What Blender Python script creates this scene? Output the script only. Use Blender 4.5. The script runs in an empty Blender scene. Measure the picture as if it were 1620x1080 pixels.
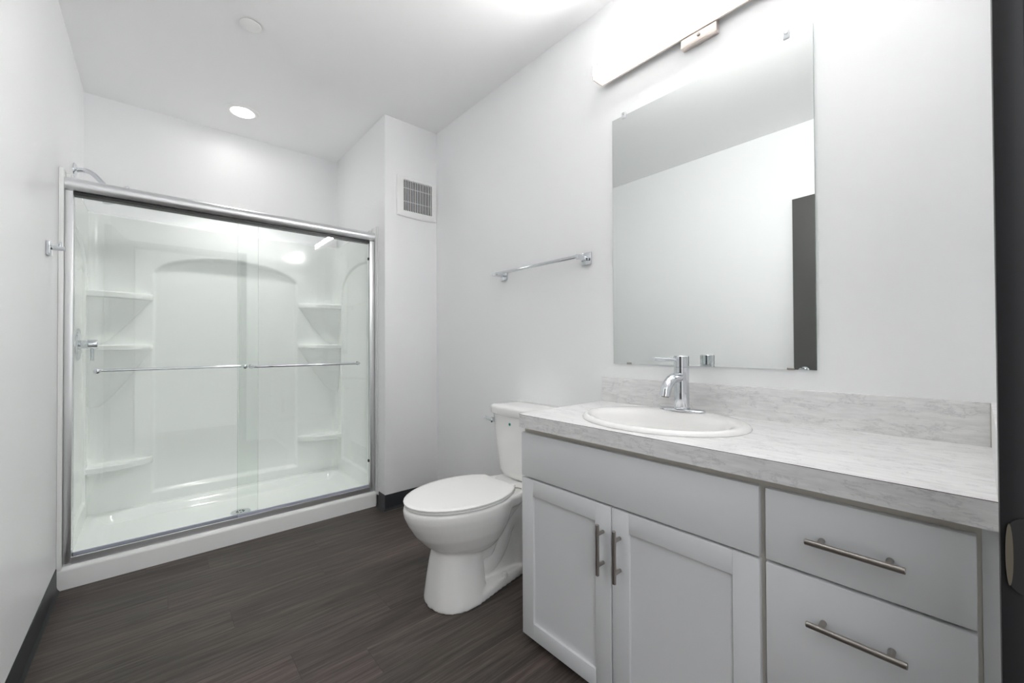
import bpy, bmesh, math, random
from mathutils import Vector, Matrix
random.seed(7)
C = bpy.context.scene.collection
scene = bpy.context.scene
PI = math.pi

# ------------------------------------------------------------------ camera
cam_data = bpy.data.cameras.new('camera')
cam = bpy.data.objects.new('camera', cam_data)
C.objects.link(cam)
R_ = Vector((0.75313778, -0.65784812, -0.00439766))
U_ = Vector((-0.00317679, -0.01032149, 0.99994169))
F_ = Vector((0.65785515, 0.75307989, 0.00986335))
m = Matrix((R_, U_, -F_)).transposed().to_4x4()
m.translation = Vector((-1.58755, 0.0, 1.118915))
cam.matrix_world = m
cam_data.sensor_width = 36.0
cam_data.lens = 646.3155 / 1620 * 36.0
cam_data.clip_start = 0.02
scene.camera = cam

# ------------------------------------------------------------------ light and exposure
world = bpy.data.worlds.new('world')
scene.world = world
world.use_nodes = True
wt = world.node_tree
wb = wt.nodes['Background']
# added fill light through the open door: kept dim at the horizon, brighter above
w_co = wt.nodes.new('ShaderNodeTexCoord')
w_sep = wt.nodes.new('ShaderNodeSeparateXYZ')
w_rmp = wt.nodes.new('ShaderNodeValToRGB')
wt.links.new(w_co.outputs['Generated'], w_sep.inputs[0])
wt.links.new(w_sep.outputs[2], w_rmp.inputs['Fac'])
w_rmp.color_ramp.elements[0].position = 0.16
w_rmp.color_ramp.elements[0].color = (0.33, 0.33, 0.33, 1)
w_rmp.color_ramp.elements[1].position = 0.45
w_rmp.color_ramp.elements[1].color = (0.97, 0.985, 1.0, 1)
wt.links.new(w_rmp.outputs['Color'], wb.inputs['Color'])
wb.inputs['Strength'].default_value = 1.05
BAR_EMIT = 48         # vanity light, front face of the diffuser
BAR_SIDE = 0.6           # vanity light, bottom and end faces
BAR_TOP = 0.6           # vanity light, upward face
DOWN_POWER = 21.0         # beam of the recessed shower light
DOWN_EMIT = 14.0         # recessed shower light lens
scene.view_settings.view_transform = 'Standard'
scene.view_settings.look = 'None'
scene.view_settings.exposure = 1.55
scene.view_settings.gamma = 1.0
scene.view_settings.use_curve_mapping = False
scene.cycles.caustics_reflective = False
scene.cycles.caustics_refractive = False
scene.cycles.max_bounces = 14
scene.cycles.diffuse_bounces = 8
scene.cycles.glossy_bounces = 6
scene.cycles.transparent_max_bounces = 16


# ------------------------------------------------------------------ materials
def srgb(r, g, b):
    f = lambda c: (c / 255) / 12.92 if c / 255 <= 0.04045 else ((c / 255 + 0.055) / 1.055) ** 2.4
    return (f(r), f(g), f(b), 1)


class NT:
    def __init__(s, name):
        s.m = bpy.data.materials.new(name)
        s.m.use_nodes = True
        s.t = s.m.node_tree
        s.b = s.t.nodes['Principled BSDF']
        s.out = s.t.nodes['Material Output']

    def n(s, typ, ins=None, **kw):
        nd = s.t.nodes.new(typ)
        for k, v in kw.items():
            setattr(nd, k, v)
        for k, v in (ins or {}).items():
            s.set(nd.inputs[k], v)
        return nd

    def set(s, sock, v):
        if isinstance(v, bpy.types.NodeSocket):
            s.t.links.new(v, sock)
        else:
            sock.default_value = v

    def math(s, op, a, b=0.0, c=0.0):
        return s.n('ShaderNodeMath', {0: a, 1: b, 2: c}, operation=op).outputs[0]

    def ramp(s, fac, stops):
        r = s.n('ShaderNodeValToRGB', {'Fac': fac})
        while len(r.color_ramp.elements) < len(stops):
            r.color_ramp.elements.new(0.5)
        for e, (p, c) in zip(r.color_ramp.elements, stops):
            e.position = p
            e.color = c if len(c) == 4 else (*c, 1)
        return r.outputs['Color']

    def mix(s, fac, a, b, blend='MIX'):
        x = s.n('ShaderNodeMix', data_type='RGBA', blend_type=blend)
        s.set(x.inputs[0], fac)
        s.set(x.inputs[6], a)
        s.set(x.inputs[7], b)
        return x.outputs[2]


def simple(name, col, rough=0.5, metal=0.0, spec=0.5, bump=None, coat=0.0):
    t = NT(name)
    t.set(t.b.inputs['Base Color'], col)
    t.set(t.b.inputs['Roughness'], rough)
    t.set(t.b.inputs['Metallic'], metal)
    t.set(t.b.inputs['Specular IOR Level'], spec)
    if coat:
        t.set(t.b.inputs['Coat Weight'], coat)
        t.set(t.b.inputs['Coat Roughness'], 0.05)
    co = t.n('ShaderNodeTexCoord').outputs['Object']
    nz = t.n('ShaderNodeTexNoise', {'Vector': co, 'Scale': 60.0 if not bump else bump[0], 'Detail': 3.0})
    if bump:
        bp = t.n('ShaderNodeBump', {'Height': nz.outputs['Fac'], 'Strength': bump[1], 'Distance': 0.002})
        t.set(t.b.inputs['Normal'], bp.outputs['Normal'])
    else:
        t.set(t.b.inputs['Roughness'], t.math('MULTIPLY_ADD', nz.outputs['Fac'], 0.04, rough - 0.02))
    return t.m


WALL = simple('wall_paint', (0.935, 0.94, 0.947, 1), 0.38, spec=0.35, bump=(420, 0.04))
CEIL = simple('ceiling_paint', (0.945, 0.945, 0.95, 1), 0.7, spec=0.3, bump=(300, 0.05))
RUBBER = simple('black_rubber', (0.022, 0.024, 0.028, 1), 0.38, spec=0.45)
ACRYLIC = simple('white_acrylic', (0.915, 0.93, 0.918, 1), 0.12, spec=0.5)
PORCELAIN = simple('white_porcelain', (0.90, 0.897, 0.885, 1), 0.08, spec=0.5)
SEATP = simple('seat_plastic', (0.91, 0.907, 0.895, 1), 0.22, spec=0.5)
CABINET = simple('cabinet_paint', (0.74, 0.752, 0.765, 1), 0.42, spec=0.4)
FRAMEBOX = simple('cabinet_frame_wood', (0.66, 0.63, 0.57, 1), 0.5, spec=0.3)
CHROME = simple('chrome', (0.70, 0.72, 0.75, 1), 0.05, metal=1.0)
ALU = simple('bright_aluminium', (0.82, 0.83, 0.84, 1), 0.30, metal=1.0)
NICKEL = simple('brushed_nickel', (0.42, 0.39, 0.36, 1), 0.3, metal=1.0)
NICKEL_WARM = simple('warm_brushed_nickel', (0.80, 0.71, 0.66, 1), 0.35, metal=1.0)
PLASTIC = simple('white_plastic', (0.92, 0.92, 0.915, 1), 0.35)
DARK = simple('dark_void', (0.012, 0.012, 0.012, 1), 0.7)
GREY_DARK = simple('vent_slot_shade', (0.02, 0.02, 0.019, 1), 0.8)
BLACKP = simple('black_plastic', (0.02, 0.02, 0.02, 1), 0.4)
DOORP = simple('door_paint_charcoal', (0.095, 0.093, 0.09, 1), 0.35, spec=0.4)
FRAMEP = simple('door_frame_paint_black', (0.020, 0.020, 0.022, 1), 0.42, spec=0.3)
BRASS = simple('worn_bronze', (0.20, 0.18, 0.14, 1), 0.4, metal=0.7)
SEAM = simple('laminate_seam', (0.12, 0.10, 0.085, 1), 0.6)
CAULK = simple('clear_caulk', (0.50, 0.47, 0.42, 1), 0.4)
TEAL = simple('teal_print', (0.05, 0.35, 0.28, 1), 0.3)
CLEARP = simple('clip_plastic', (0.72, 0.74, 0.76, 1), 0.1, spec=0.7)
VINYL = simple('vinyl_seal', (0.50, 0.52, 0.62, 1), 0.25, spec=0.5)


def glass_mat():
    t = NT('shower_glass')
    t.t.nodes.remove(t.b)
    lw = t.n('ShaderNodeLayerWeight', {'Blend': 0.5}).outputs['Facing']
    f = t.math('MULTIPLY_ADD', t.math('POWER', lw, 5.0), 0.9, 0.035)
    tr = t.n('ShaderNodeBsdfTransparent', {'Color': (0.982, 0.995, 0.988, 1)})
    gl = t.n('ShaderNodeBsdfGlossy', {'Color': (1, 1, 1, 1), 'Roughness': 0.0})
    mx = t.n('ShaderNodeMixShader', {0: f, 1: tr.outputs[0], 2: gl.outputs[0]})
    t.t.links.new(mx.outputs[0], t.out.inputs['Surface'])
    return t.m


GLASS = glass_mat()
GLASS_EDGE = simple('glass_edge_green', (0.30, 0.40, 0.37, 1), 0.15, spec=0.6)
MIRROR = simple('mirror_silver', (0.865, 0.90, 0.885, 1), 0.0, metal=1.0)


def mirror_mat():
    t = NT('mirror_silver')
    t.set(t.b.inputs['Base Color'], (0.82, 0.85, 0.838, 1))
    t.set(t.b.inputs['Metallic'], 1.0)
    t.set(t.b.inputs['Roughness'], 0.0)
    return t.m


MIRROR = mirror_mat()


def emit_mat(name, col, strength, rough=0.4):
    t = NT(name)
    t.set(t.b.inputs['Base Color'], (0.85, 0.85, 0.85, 1))
    t.set(t.b.inputs['Roughness'], rough)
    t.set(t.b.inputs['Emission Color'], col)
    t.set(t.b.inputs['Emission Strength'], strength)
    return t.m


LIT_BAR = emit_mat('lit_diffuser_front', (1.0, 0.985, 0.97, 1), BAR_EMIT)
LIT_SIDE = emit_mat('lit_diffuser_side', (1.0, 0.985, 0.97, 1), BAR_SIDE)
LIT_TOP = emit_mat('lit_diffuser_top', (1.0, 0.985, 0.97, 1), BAR_TOP)
LIT_DOWN = emit_mat('lit_lens', (1.0, 0.98, 0.96, 1), DOWN_EMIT)


def floor_mat():
    t = NT('vinyl_plank_floor')
    co = t.n('ShaderNodeTexCoord').outputs['Object']
    sp = t.n('ShaderNodeSeparateXYZ', {0: co})
    x, y = sp.outputs[0], sp.outputs[1]
    W, L = 0.152, 1.22
    ry = t.math('DIVIDE', t.math('ADD', y, 0.012), W)
    row = t.math('FLOOR', ry)
    rr = t.n('ShaderNodeTexWhiteNoise', {'W': row}, noise_dimensions='1D').outputs['Value']
    cx = t.math('DIVIDE', t.math('ADD', t.math('MULTIPLY_ADD', rr, L, 0.37), x), L)
    col = t.math('FLOOR', cx)
    cid = t.n('ShaderNodeCombineXYZ', {0: row, 1: col, 2: 0.0}).outputs[0]
    wn = t.n('ShaderNodeTexWhiteNoise', {'Vector': cid}, noise_dimensions='3D')
    pid = wn.outputs['Value']
    fy = t.math('FRACT', ry)
    fx = t.math('FRACT', cx)
    ey = t.math('MULTIPLY', t.math('MINIMUM', fy, t.math('SUBTRACT', 1.0, fy)), W)
    ex = t.math('MULTIPLY', t.math('MINIMUM', fx, t.math('SUBTRACT', 1.0, fx)), L)
    edge = t.math('MINIMUM', ex, ey)
    seam = t.math('LESS_THAN', edge, 0.0009)
    # stretched grain, shifted per plank
    gx = t.math('MULTIPLY_ADD', pid, 37.0, t.math('MULTIPLY', x, 3.2))
    gv = t.n('ShaderNodeCombineXYZ', {0: gx, 1: t.math('MULTIPLY_ADD', pid, 11.0, t.math('MULTIPLY', y, 55.0)), 2: 0.0}).outputs[0]
    g1 = t.n('ShaderNodeTexNoise', {'Vector': gv, 'Scale': 1.0, 'Detail': 8.0, 'Roughness': 0.65, 'Distortion': 0.6}).outputs['Fac']
    gv2 = t.n('ShaderNodeCombineXYZ', {0: t.math('MULTIPLY', gx, 2.0), 1: t.math('MULTIPLY', y, 300.0), 2: pid}).outputs[0]
    g2 = t.n('ShaderNodeTexNoise', {'Vector': gv2, 'Scale': 1.0, 'Detail': 4.0, 'Roughness': 0.7}).outputs['Fac']
    gv3 = t.n('ShaderNodeCombineXYZ', {0: t.math('MULTIPLY', x, 1.6), 1: t.math('MULTIPLY', y, 6.0), 2: t.math('MULTIPLY', pid, 9.0)}).outputs[0]
    g3 = t.n('ShaderNodeTexNoise', {'Vector': gv3, 'Scale': 1.0, 'Detail': 2.0}).outputs['Fac']
    a = t.ramp(pid, [(0.0, (0.064, 0.052, 0.047)), (0.35, (0.084, 0.065, 0.061)), (0.65, (0.072, 0.062, 0.054)), (1.0, (0.096, 0.076, 0.070))])
    c1 = t.mix(1.0, a, t.ramp(g1, [(0.28, (0.50, 0.49, 0.48)), (0.5, (0.95, 0.95, 0.95)), (0.70, (1.6, 1.56, 1.52))]), 'MULTIPLY')
    c2 = t.mix(1.0, c1, t.ramp(g2, [(0.3, (0.66, 0.66, 0.66)), (0.68, (1.34, 1.33, 1.32))]), 'MULTIPLY')
    c3 = t.mix(1.0, c2, t.ramp(g3, [(0.3, (0.76, 0.78, 0.79)), (0.7, (1.20, 1.17, 1.15))]), 'MULTIPLY')
    c4 = t.mix(t.math('MULTIPLY', seam, 0.55), c3, (0.02, 0.017, 0.015, 1))
    t.set(t.b.inputs['Base Color'], c4)
    t.set(t.b.inputs['Roughness'], t.math('MULTIPLY_ADD', g2, 0.2, 0.38))
    t.set(t.b.inputs['Specular IOR Level'], 0.35)
    bp = t.n('ShaderNodeBump', {'Height': t.math('SUBTRACT', g2, t.math('MULTIPLY', seam, 1.5)), 'Strength': 0.25, 'Distance': 0.0015})
    t.set(t.b.inputs['Normal'], bp.outputs['Normal'])
    return t.m


FLOOR = floor_mat()


def laminate_mat():
    t = NT('grey_stone_laminate')
    co = t.n('ShaderNodeTexCoord').outputs['Object']
    mp = t.n('ShaderNodeMapping', {'Vector': co, 'Scale': (1.0, 0.45, 1.3)}).outputs[0]
    n0 = t.n('ShaderNodeTexNoise', {'Vector': mp, 'Scale': 9.0, 'Detail': 5.0, 'Roughness': 0.6})
    warp = t.mix(0.10, mp, n0.outputs['Color'], 'ADD')
    n1 = t.n('ShaderNodeTexNoise', {'Vector': warp, 'Scale': 15.0, 'Detail': 8.0, 'Roughness': 0.62}).outputs['Fac']
    ridge = t.math('ABSOLUTE', t.math('SUBTRACT', n1, 0.5))
    vein = t.ramp(ridge, [(0.0, (0.80, 0.80, 0.81)), (0.012, (0.95, 0.95, 0.95)), (0.03, (1, 1, 1))])
    mfine = t.n('ShaderNodeMapping', {'Vector': co, 'Scale': (160.0, 12.0, 90.0)}).outputs[0]
    n2 = t.n('ShaderNodeTexNoise', {'Vector': mfine, 'Scale': 1.0, 'Detail': 5.0, 'Roughness': 0.7}).outputs['Fac']
    fine = t.ramp(n2, [(0.3, (0.86, 0.86, 0.86)), (0.65, (1.05, 1.05, 1.05))])
    n3 = t.n('ShaderNodeTexNoise', {'Vector': mp, 'Scale': 5.0, 'Detail': 4.0}).outputs['Fac']
    base = t.ramp(n3, [(0.3, (0.78, 0.78, 0.78)), (0.7, (0.90, 0.90, 0.895))])
    c = t.mix(1.0, t.mix(1.0, base, vein, 'MULTIPLY'), fine, 'MULTIPLY')
    t.set(t.b.inputs['Base Color'], c)
    t.set(t.b.inputs['Roughness'], 0.36)
    t.set(t.b.inputs['Specular IOR Level'], 0.5)
    bp = t.n('ShaderNodeBump', {'Height': n2, 'Strength': 0.06, 'Distance': 0.001})
    t.set(t.b.inputs['Normal'], bp.outputs['Normal'])
    return t.m


LAMINATE = laminate_mat()


# ------------------------------------------------------------------ mesh helpers
class MB:
    """collects shapes and links them as one mesh object"""

    def __init__(s):
        s.bm = bmesh.new()

    def _add(s, verts, faces, mi=0):
        vs = [s.bm.verts.new(v) for v in verts]
        out = []
        for f in faces:
            try:
                fc = s.bm.faces.new([vs[i] for i in f])
                fc.material_index = mi
                out.append(fc)
            except ValueError:
                pass
        return vs, out

    def box(s, x0, x1, y0, y1, z0, z1, bev=0.0, seg=2, mi=0):
        x0, x1 = sorted((x0, x1)); y0, y1 = sorted((y0, y1)); z0, z1 = sorted((z0, z1))
        v = [(x0, y0, z0), (x1, y0, z0), (x1, y1, z0), (x0, y1, z0), (x0, y0, z1), (x1, y0, z1), (x1, y1, z1), (x0, y1, z1)]
        f = [(0, 3, 2, 1), (4, 5, 6, 7), (0, 1, 5, 4), (1, 2, 6, 5), (2, 3, 7, 6), (3, 0, 4, 7)]
        tmp = bmesh.new()
        vs = [tmp.verts.new(p) for p in v]
        for q in f:
            tmp.faces.new([vs[i] for i in q])
        if bev:
            bmesh.ops.bevel(tmp, geom=tmp.edges[:], offset=bev, segments=seg, profile=0.5, affect='EDGES', clamp_overlap=True)
        s.merge(tmp, mi)
        return s

    def merge(s, tmp, mi=0):
        tmp.verts.ensure_lookup_table()
        mp = {v: s.bm.verts.new(v.co) for v in tmp.verts}
        for f in tmp.faces:
            nf = s.bm.faces.new([mp[v] for v in f.verts])
            nf.material_index = mi
        tmp.free()

    def loft(s, rings, cap0=True, cap1=True, closed=True, mi=0):
        n = len(rings[0])
        verts = [p for r in rings for p in r]
        faces = []
        for i in range(len(rings) - 1):
            for j in range(n if closed else n - 1):
                k = (j + 1) % n
                faces.append((i * n + j, i * n + k, (i + 1) * n + k, (i + 1) * n + j))
        if cap0:
            faces.append(tuple(range(n - 1, -1, -1)))
        if cap1:
            faces.append(tuple(range((len(rings) - 1) * n, len(rings) * n)))
        s._add(verts, faces, mi)
        return s

    def tube(s, path, rad, seg=16, mi=0, cap=True):
        pts = [Vector(p) for p in path]
        rads = rad if isinstance(rad, (list, tuple)) else [rad] * len(pts)
        rings = []
        t0 = (pts[1] - pts[0]).normalized()
        ref = Vector((0, 0, 1)) if abs(t0.z) < 0.9 else Vector((1, 0, 0))
        u = t0.cross(ref).normalized()
        for i, p in enumerate(pts):
            t = (pts[min(i + 1, len(pts) - 1)] - pts[max(i - 1, 0)]).normalized()
            u = (u - t * u.dot(t)).normalized()
            w = t.cross(u)
            rings.append([tuple(p + (u * math.cos(a) + w * math.sin(a)) * rads[i]) for a in [2 * PI * k / seg for k in range(seg)]])
        s.loft(rings, cap, cap, True, mi)
        return s

    def lathe(s, origin, axis, prof, seg=32, mi=0, cap=True):
        """prof: list of (distance along axis, radius)"""
        o = Vector(origin); a = Vector(axis).normalized()
        ref = Vector((0, 0, 1)) if abs(a.z) < 0.9 else Vector((1, 0, 0))
        u = a.cross(ref).normalized(); w = a.cross(u)
        rings = [[tuple(o + a * d + (u * math.cos(t) + w * math.sin(t)) * max(r, 1e-4)) for t in [2 * PI * k / seg for k in range(seg)]] for d, r in prof]
        s.loft(rings, cap, cap, True, mi)
        return s

    def prism(s, poly, axis, a0, a1, mi=0):
        """extrude a 2D polygon along an axis ('x': poly is (y, z); 'y': (x, z); 'z': (x, y))"""
        def P(p, a):
            return {'x': (a, p[0], p[1]), 'y': (p[0], a, p[1]), 'z': (p[0], p[1], a)}[axis]
        s.loft([[P(p, a0) for p in poly], [P(p, a1) for p in poly]], True, True, True, mi)
        return s

    def grid(s, fn, nu, nv, mi=0):
        verts = [fn(i / nu, j / nv) for i in range(nu + 1) for j in range(nv + 1)]
        faces = [(i * (nv + 1) + j, (i + 1) * (nv + 1) + j, (i + 1) * (nv + 1) + j + 1, i * (nv + 1) + j + 1) for i in range(nu) for j in range(nv)]
        s._add(verts, faces, mi)
        return s

    def build(s, name, mats, parent=None, angle=35, fix=True):
        if fix:
            bmesh.ops.recalc_face_normals(s.bm, faces=s.bm.faces[:])
        me = bpy.data.meshes.new(name)
        off = Vector((0, 0, 0))
        p = parent
        while p is not None:
            off += p.location
            p = p.parent
        if off.length:
            bmesh.ops.translate(s.bm, verts=s.bm.verts[:], vec=-off)
        s.bm.to_mesh(me)
        s.bm.free()
        for mt in (mats if isinstance(mats, (list, tuple)) else [mats]):
            me.materials.append(mt)
        me.polygons.foreach_set('use_smooth', [True] * len(me.polygons))
        me.set_sharp_from_angle(angle=math.radians(angle))
        o = bpy.data.objects.new(name, me)
        C.objects.link(o)
        if parent is not None:
            o.parent = parent
        return o


def thing(name, label, cat, loc=(0, 0, 0), group=None):
    o = bpy.data.objects.new(name, None)
    o.empty_display_size = 0.05
    C.objects.link(o)
    o.location = loc
    o['label'] = label
    o['category'] = cat
    if group:
        o['group'] = group
    return o


def struct(name, mb, mat, label, cat, parent=None, angle=35):
    o = mb.build(name, mat, parent, angle)
    if parent is None:
        o['kind'] = 'structure'
        o['label'] = label
        o['category'] = cat
    return o


def sstep(t):
    t = max(0.0, min(1.0, t))
    return t * t * (3 - 2 * t)


# ------------------------------------------------------------------ room dimensions
XL, YB, YC, XC, H = -1.927, 3.659, 2.669, -0.407, 2.711
YE = -0.036
WT = 0.12
JX0, JX1 = -1.760, -0.830     # door opening in the front wall
DOOR_H = 2.16
HALL = -1.35                  # back of the hall outside the door

# ------------------------------------------------------------------ structure
struct('floor', MB().box(XL - 0.9, 0.6, HALL, YB + WT, -0.06, 0.0), FLOOR,
       'dark grey-brown wood-look plank floor running under the toilet and vanity', 'floor')
struct('ceiling', MB().box(XL - WT, WT, YE - WT, YB + WT, H, H + 0.08), CEIL,
       'flat white painted ceiling above the shower and vanity', 'ceiling')
struct('wall_left', MB().box(XL - WT, XL, YE - WT, YB + WT, 0, H), WALL,
       'white wall on the left that carries the robe hook and shower pipe', 'wall')
struct('wall_right', MB().box(0, WT, YE - WT, YB + WT, 0, H), WALL,
       'white wall behind the mirror, towel bar and toilet', 'wall')
struct('wall_back', MB().box(XL, 0, YB, YB + WT, 0, H), WALL,
       'white far wall above the shower surround', 'wall')
struct('wall_chase', MB().box(XC, 0, YC, YB, 0, H, 0.004, 2), WALL,
       'white boxed-out wall beside the shower that carries the vent', 'wall')
fw = MB()
fw.box(JX1 + 0.02, 0, YE - WT, YE, 0, H)
fw.box(XL, JX0 - 0.02, YE - WT, YE, 0, H)
fw.box(JX0 - 0.02, JX1 + 0.02, YE - WT, YE, DOOR_H + 0.02, H)
struct('wall_front', fw, WALL, 'white wall with the door opening at the right end of the counter', 'wall')
def cove(poly_axis, a0, a1, face, sgn, axis):
    """rubber cove base: thin strip with a flared toe"""
    prof = [(0, 0.0), (0.013, 0.0), (0.011, 0.004), (0.006, 0.012), (0.0035, 0.022), (0.003, 0.103), (0.0015, 0.106), (0, 0.106)]
    poly = [(face + sgn * d, z) for d, z in prof]
    return MB().prism(poly, axis, a0, a1)


struct('baseboard_left', cove(0, 0.95, 2.79, XL, 1, 'y'), RUBBER, 'black rubber base strip along the left wall', 'baseboard', angle=50)
struct('baseboard_right', cove(0, 1.17, YC, 0, -1, 'y'), RUBBER, 'black rubber base strip behind the toilet', 'baseboard', angle=50)
bb = MB()
prof = [(0.0, 0.0), (0.013, 0.0), (0.011, 0.004), (0.006, 0.012), (0.0035, 0.022), (0.003, 0.103), (0.0015, 0.106), (0.0, 0.106)]
rings = []
for px, py, dx, dy in [(0, YC, 0, -1), (XC, YC, -1, -1), (XC, 2.80, -1, 0)]:
    rings.append([(px + dx * d, py + dy * d, z) for d, z in prof])
bb.loft(rings)
struct('baseboard_chase', bb, RUBBER, 'black rubber base strip at the foot of the boxed-out wall', 'baseboard', angle=50)

# door, frame and leaf
door = bpy.data.objects.new('door_1', None)
C.objects.link(door)
door['kind'] = 'structure'
door['label'] = 'charcoal bathroom door standing open with its black steel frame'
door['category'] = 'door'
fr = MB()
yf = -0.0135
for x_in, sg in ((JX1, 1), (JX0, -1)):
    fr.box(x_in, x_in + sg * 0.055, YE - 0.002, yf, 0, DOOR_H + 0.055, 0.0012, 2)         # face on the room side
    fr.box(x_in, x_in + sg * 0.018, YE - WT - 0.006, YE, 0, DOOR_H + 0.018, 0.001, 1)      # reveal
    fr.box(x_in - sg * 0.016, x_in, -0.130, -0.078, 0, DOOR_H, 0.002, 2)                   # stop
fr.box(JX0, JX1, YE - 0.002, yf, DOOR_H, DOOR_H + 0.055, 0.0012, 2)
fr.box(JX0, JX1, YE - WT - 0.006, YE, DOOR_H, DOOR_H + 0.018, 0.001, 1)
fr.build('door_frame', FRAMEP, door)
st = MB()
ring0, ring1 = [], []
for k in range(28):
    a = 2 * PI * k / 28
    yy = -0.0372 + 0.020 * math.copysign(abs(math.cos(a)) ** 0.6, math.cos(a))
    zz = 0.872 + 0.044 * math.copysign(abs(math.sin(a)) ** 0.6, math.sin(a))
    ring0.append((JX1 + 0.0005, yy, zz)); ring1.append((JX1 - 0.003, yy, zz))
st.loft([ring0, ring1])
stp = st.build('strike_plate', BLACKP, door)
lp = MB()
r0, r1, r2 = [], [], []
for k in range(24):
    a = 2 * PI * k / 24
    yy = -0.0203 + 0.0030 * math.cos(a)
    zz = 0.872 + 0.036 * math.sin(a)
    r0.append((JX1 - 0.002, yy, zz)); r1.append((JX1 - 0.005, yy, zz))
lp.loft([r0, r1])
lp.build('strike_lip', BRASS, stp)
# leaf, hinged on the left jamb, swung in against the left wall
ang = math.radians(97.0)
hx, hy = JX0 + 0.002, YE + 0.004
ux, uy = math.cos(ang), math.sin(ang)     # along the leaf
nx, ny = -uy, ux                          # towards the left wall
LW, LT = 0.915, 0.044


def leaf_pt(a, b, z):
    return (hx + ux * a + nx * b, hy + uy * a + ny * b, z)


lf = MB()
lf.loft([[leaf_pt(a, b, 0.012) for a, b in ((0.003, 0), (LW, 0), (LW, LT), (0.003, LT))],
         [leaf_pt(a, b, DOOR_H - 0.003) for a, b in ((0.003, 0), (LW, 0), (LW, LT), (0.003, LT))]])
leaf = lf.build('door_leaf', DOORP, door)
kb = MB()
kb.lathe(leaf_pt(LW - 0.07, 0.0, 0.93), (-nx, -ny, 0), [(0, 0.033), (0.006, 0.032), (0.009, 0.02), (0.010, 0.011), (0.022, 0.011), (0.027, 0.018), (0.036, 0.026), (0.048, 0.027), (0.056, 0.022), (0.059, 0.01), (0.059, 0.0)], 28)
kb.build('door_knob', CHROME, leaf)

# ------------------------------------------------------------------ shower stall
SX0, SX1, SYF, SYB = -1.895, -0.432, 2.872, 3.578
stall = thing('shower_stall', 'white acrylic shower stall with arched panels and a raised threshold on the floor', 'shower stall', (-1.165, 3.2, 0))
CR = 0.045
Lside = (SYB - CR) - SYF
Larc = CR * PI / 2
Lback = (SX1 - CR) - (SX0 + CR)
TOT = 2 * Lside + 2 * Larc + Lback


def plan(s):
    """point and outward normal along the U-shaped plan"""
    if s <= Lside:
        return SX0, SYF + s, -1, 0
    s -= Lside
    if s <= Larc:
        a = s / CR
        cx, cy = SX0 + CR, SYB - CR
        return cx - CR * math.cos(a), cy + CR * math.sin(a), -math.cos(a), math.sin(a)
    s -= Larc
    if s <= Lback:
        return SX0 + CR + s, SYB, 0, 1
    s -= Lback
    if s <= Larc:
        a = s / CR
        cx, cy = SX1 - CR, SYB - CR
        return cx + CR * math.sin(a), cy + CR * math.cos(a), math.sin(a), math.cos(a)
    s -= Larc
    return SX1, SYB - CR - s, 1, 0


def arch(u, z, c, hw, spring, rise, bottom, soft):
    """0 outside the arched niche, 1 inside"""
    d1 = hw - abs(u - c)
    k = max(0.0, 1 - ((u - c) / hw) ** 2)
    d2 = (spring + rise * math.sqrt(k) - z) * (0.55 + 0.45 * k)
    d3 = z - bottom
    return sstep(min(d1, d2, d3) / soft)


BOT = 0.095
TOP = 1.952


def panel_depth(x, y, nx_, ny_, z):
    if ny_ > 0.999:
        k = (x + 1.1675) / 0.4325
        bow = max(0.0, 1 - k * k)
        return (0.012 + 0.026 * bow) * arch(x, z, -1.1675, 0.4345, 1.600, 0.145, 0.165, 0.018)
    if abs(nx_) > 0.999:
        d = 0.0125 * arch(y, z, 3.06, 0.40, 1.56, 0.185, 0.20, 0.016)
        return d
    return 0.0


sp = MB()
# sampling along the plan
S = []
nA, nB, nC = 90, 10, 200
S += [Lside * i / nA for i in range(nA)]
S += [Lside + Larc * i / nB for i in range(nB)]
S += [Lside + Larc + Lback * i / nC for i in range(nC)]
S += [Lside + Larc + Lback + Larc * i / nB for i in range(nB)]
S += [Lside + 2 * Larc + Lback + Lside * i / nA for i in range(nA + 1)]
ZN = 270


def prow(s):
    x, y, ax, ay = plan(s)
    row = []
    for j in range(ZN + 1):
        z = BOT + (TOP - BOT) * j / ZN
        d = panel_depth(x, y, ax, ay, z)
        # soft roll-over at the top edge
        e = max(0.0, (z - (TOP - 0.012)) / 0.012)
        d += 0.010 * e * e
        row.append((x + ax * d, y + ay * d, z))
    # top flange to the studs
    row.append((x + ax * 0.030, y + ay * 0.075, TOP + 0.002))
    return row


rows = [prow(s) for s in S]
nr = len(rows[0])
sp._add([p for r in rows for p in r], [(i * nr + j, (i + 1) * nr + j, (i + 1) * nr + j + 1, i * nr + j + 1) for i in range(len(rows) - 1) for j in range(nr - 1)])
sp.build('surround_panel', ACRYLIC, stall, 60, fix=True)
# front flanges either side of the door
fl = MB()
fl.box(XL + 0.0005, -1.9095, 2.794, 2.870, 0.08, 1.958, 0.003, 2)
fl.box(-1.9125, SX0 + 0.0005, 2.870, 2.880, 0.08, 1.952, 0.002, 2)
fl.build('front_flange', ACRYLIC, stall)
fl = MB()
fl.box(-0.4185, XC - 0.0005, 2.794, 2.870, 0.08, 1.962, 0.003, 2)
fl.box(SX1 - 0.0005, -0.4155, 2.870, 2.880, 0.08, 1.952, 0.002, 2)
fl.box(XC - 0.007, XC - 0.0005, 2.770, 2.806, 0.08, 1.962, 0.0025, 2)
fl.build('front_flange', ACRYLIC, stall)

# pan
BX0, BX1, BY0, BY1 = -1.862, -0.462, 2.905, 3.535


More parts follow.
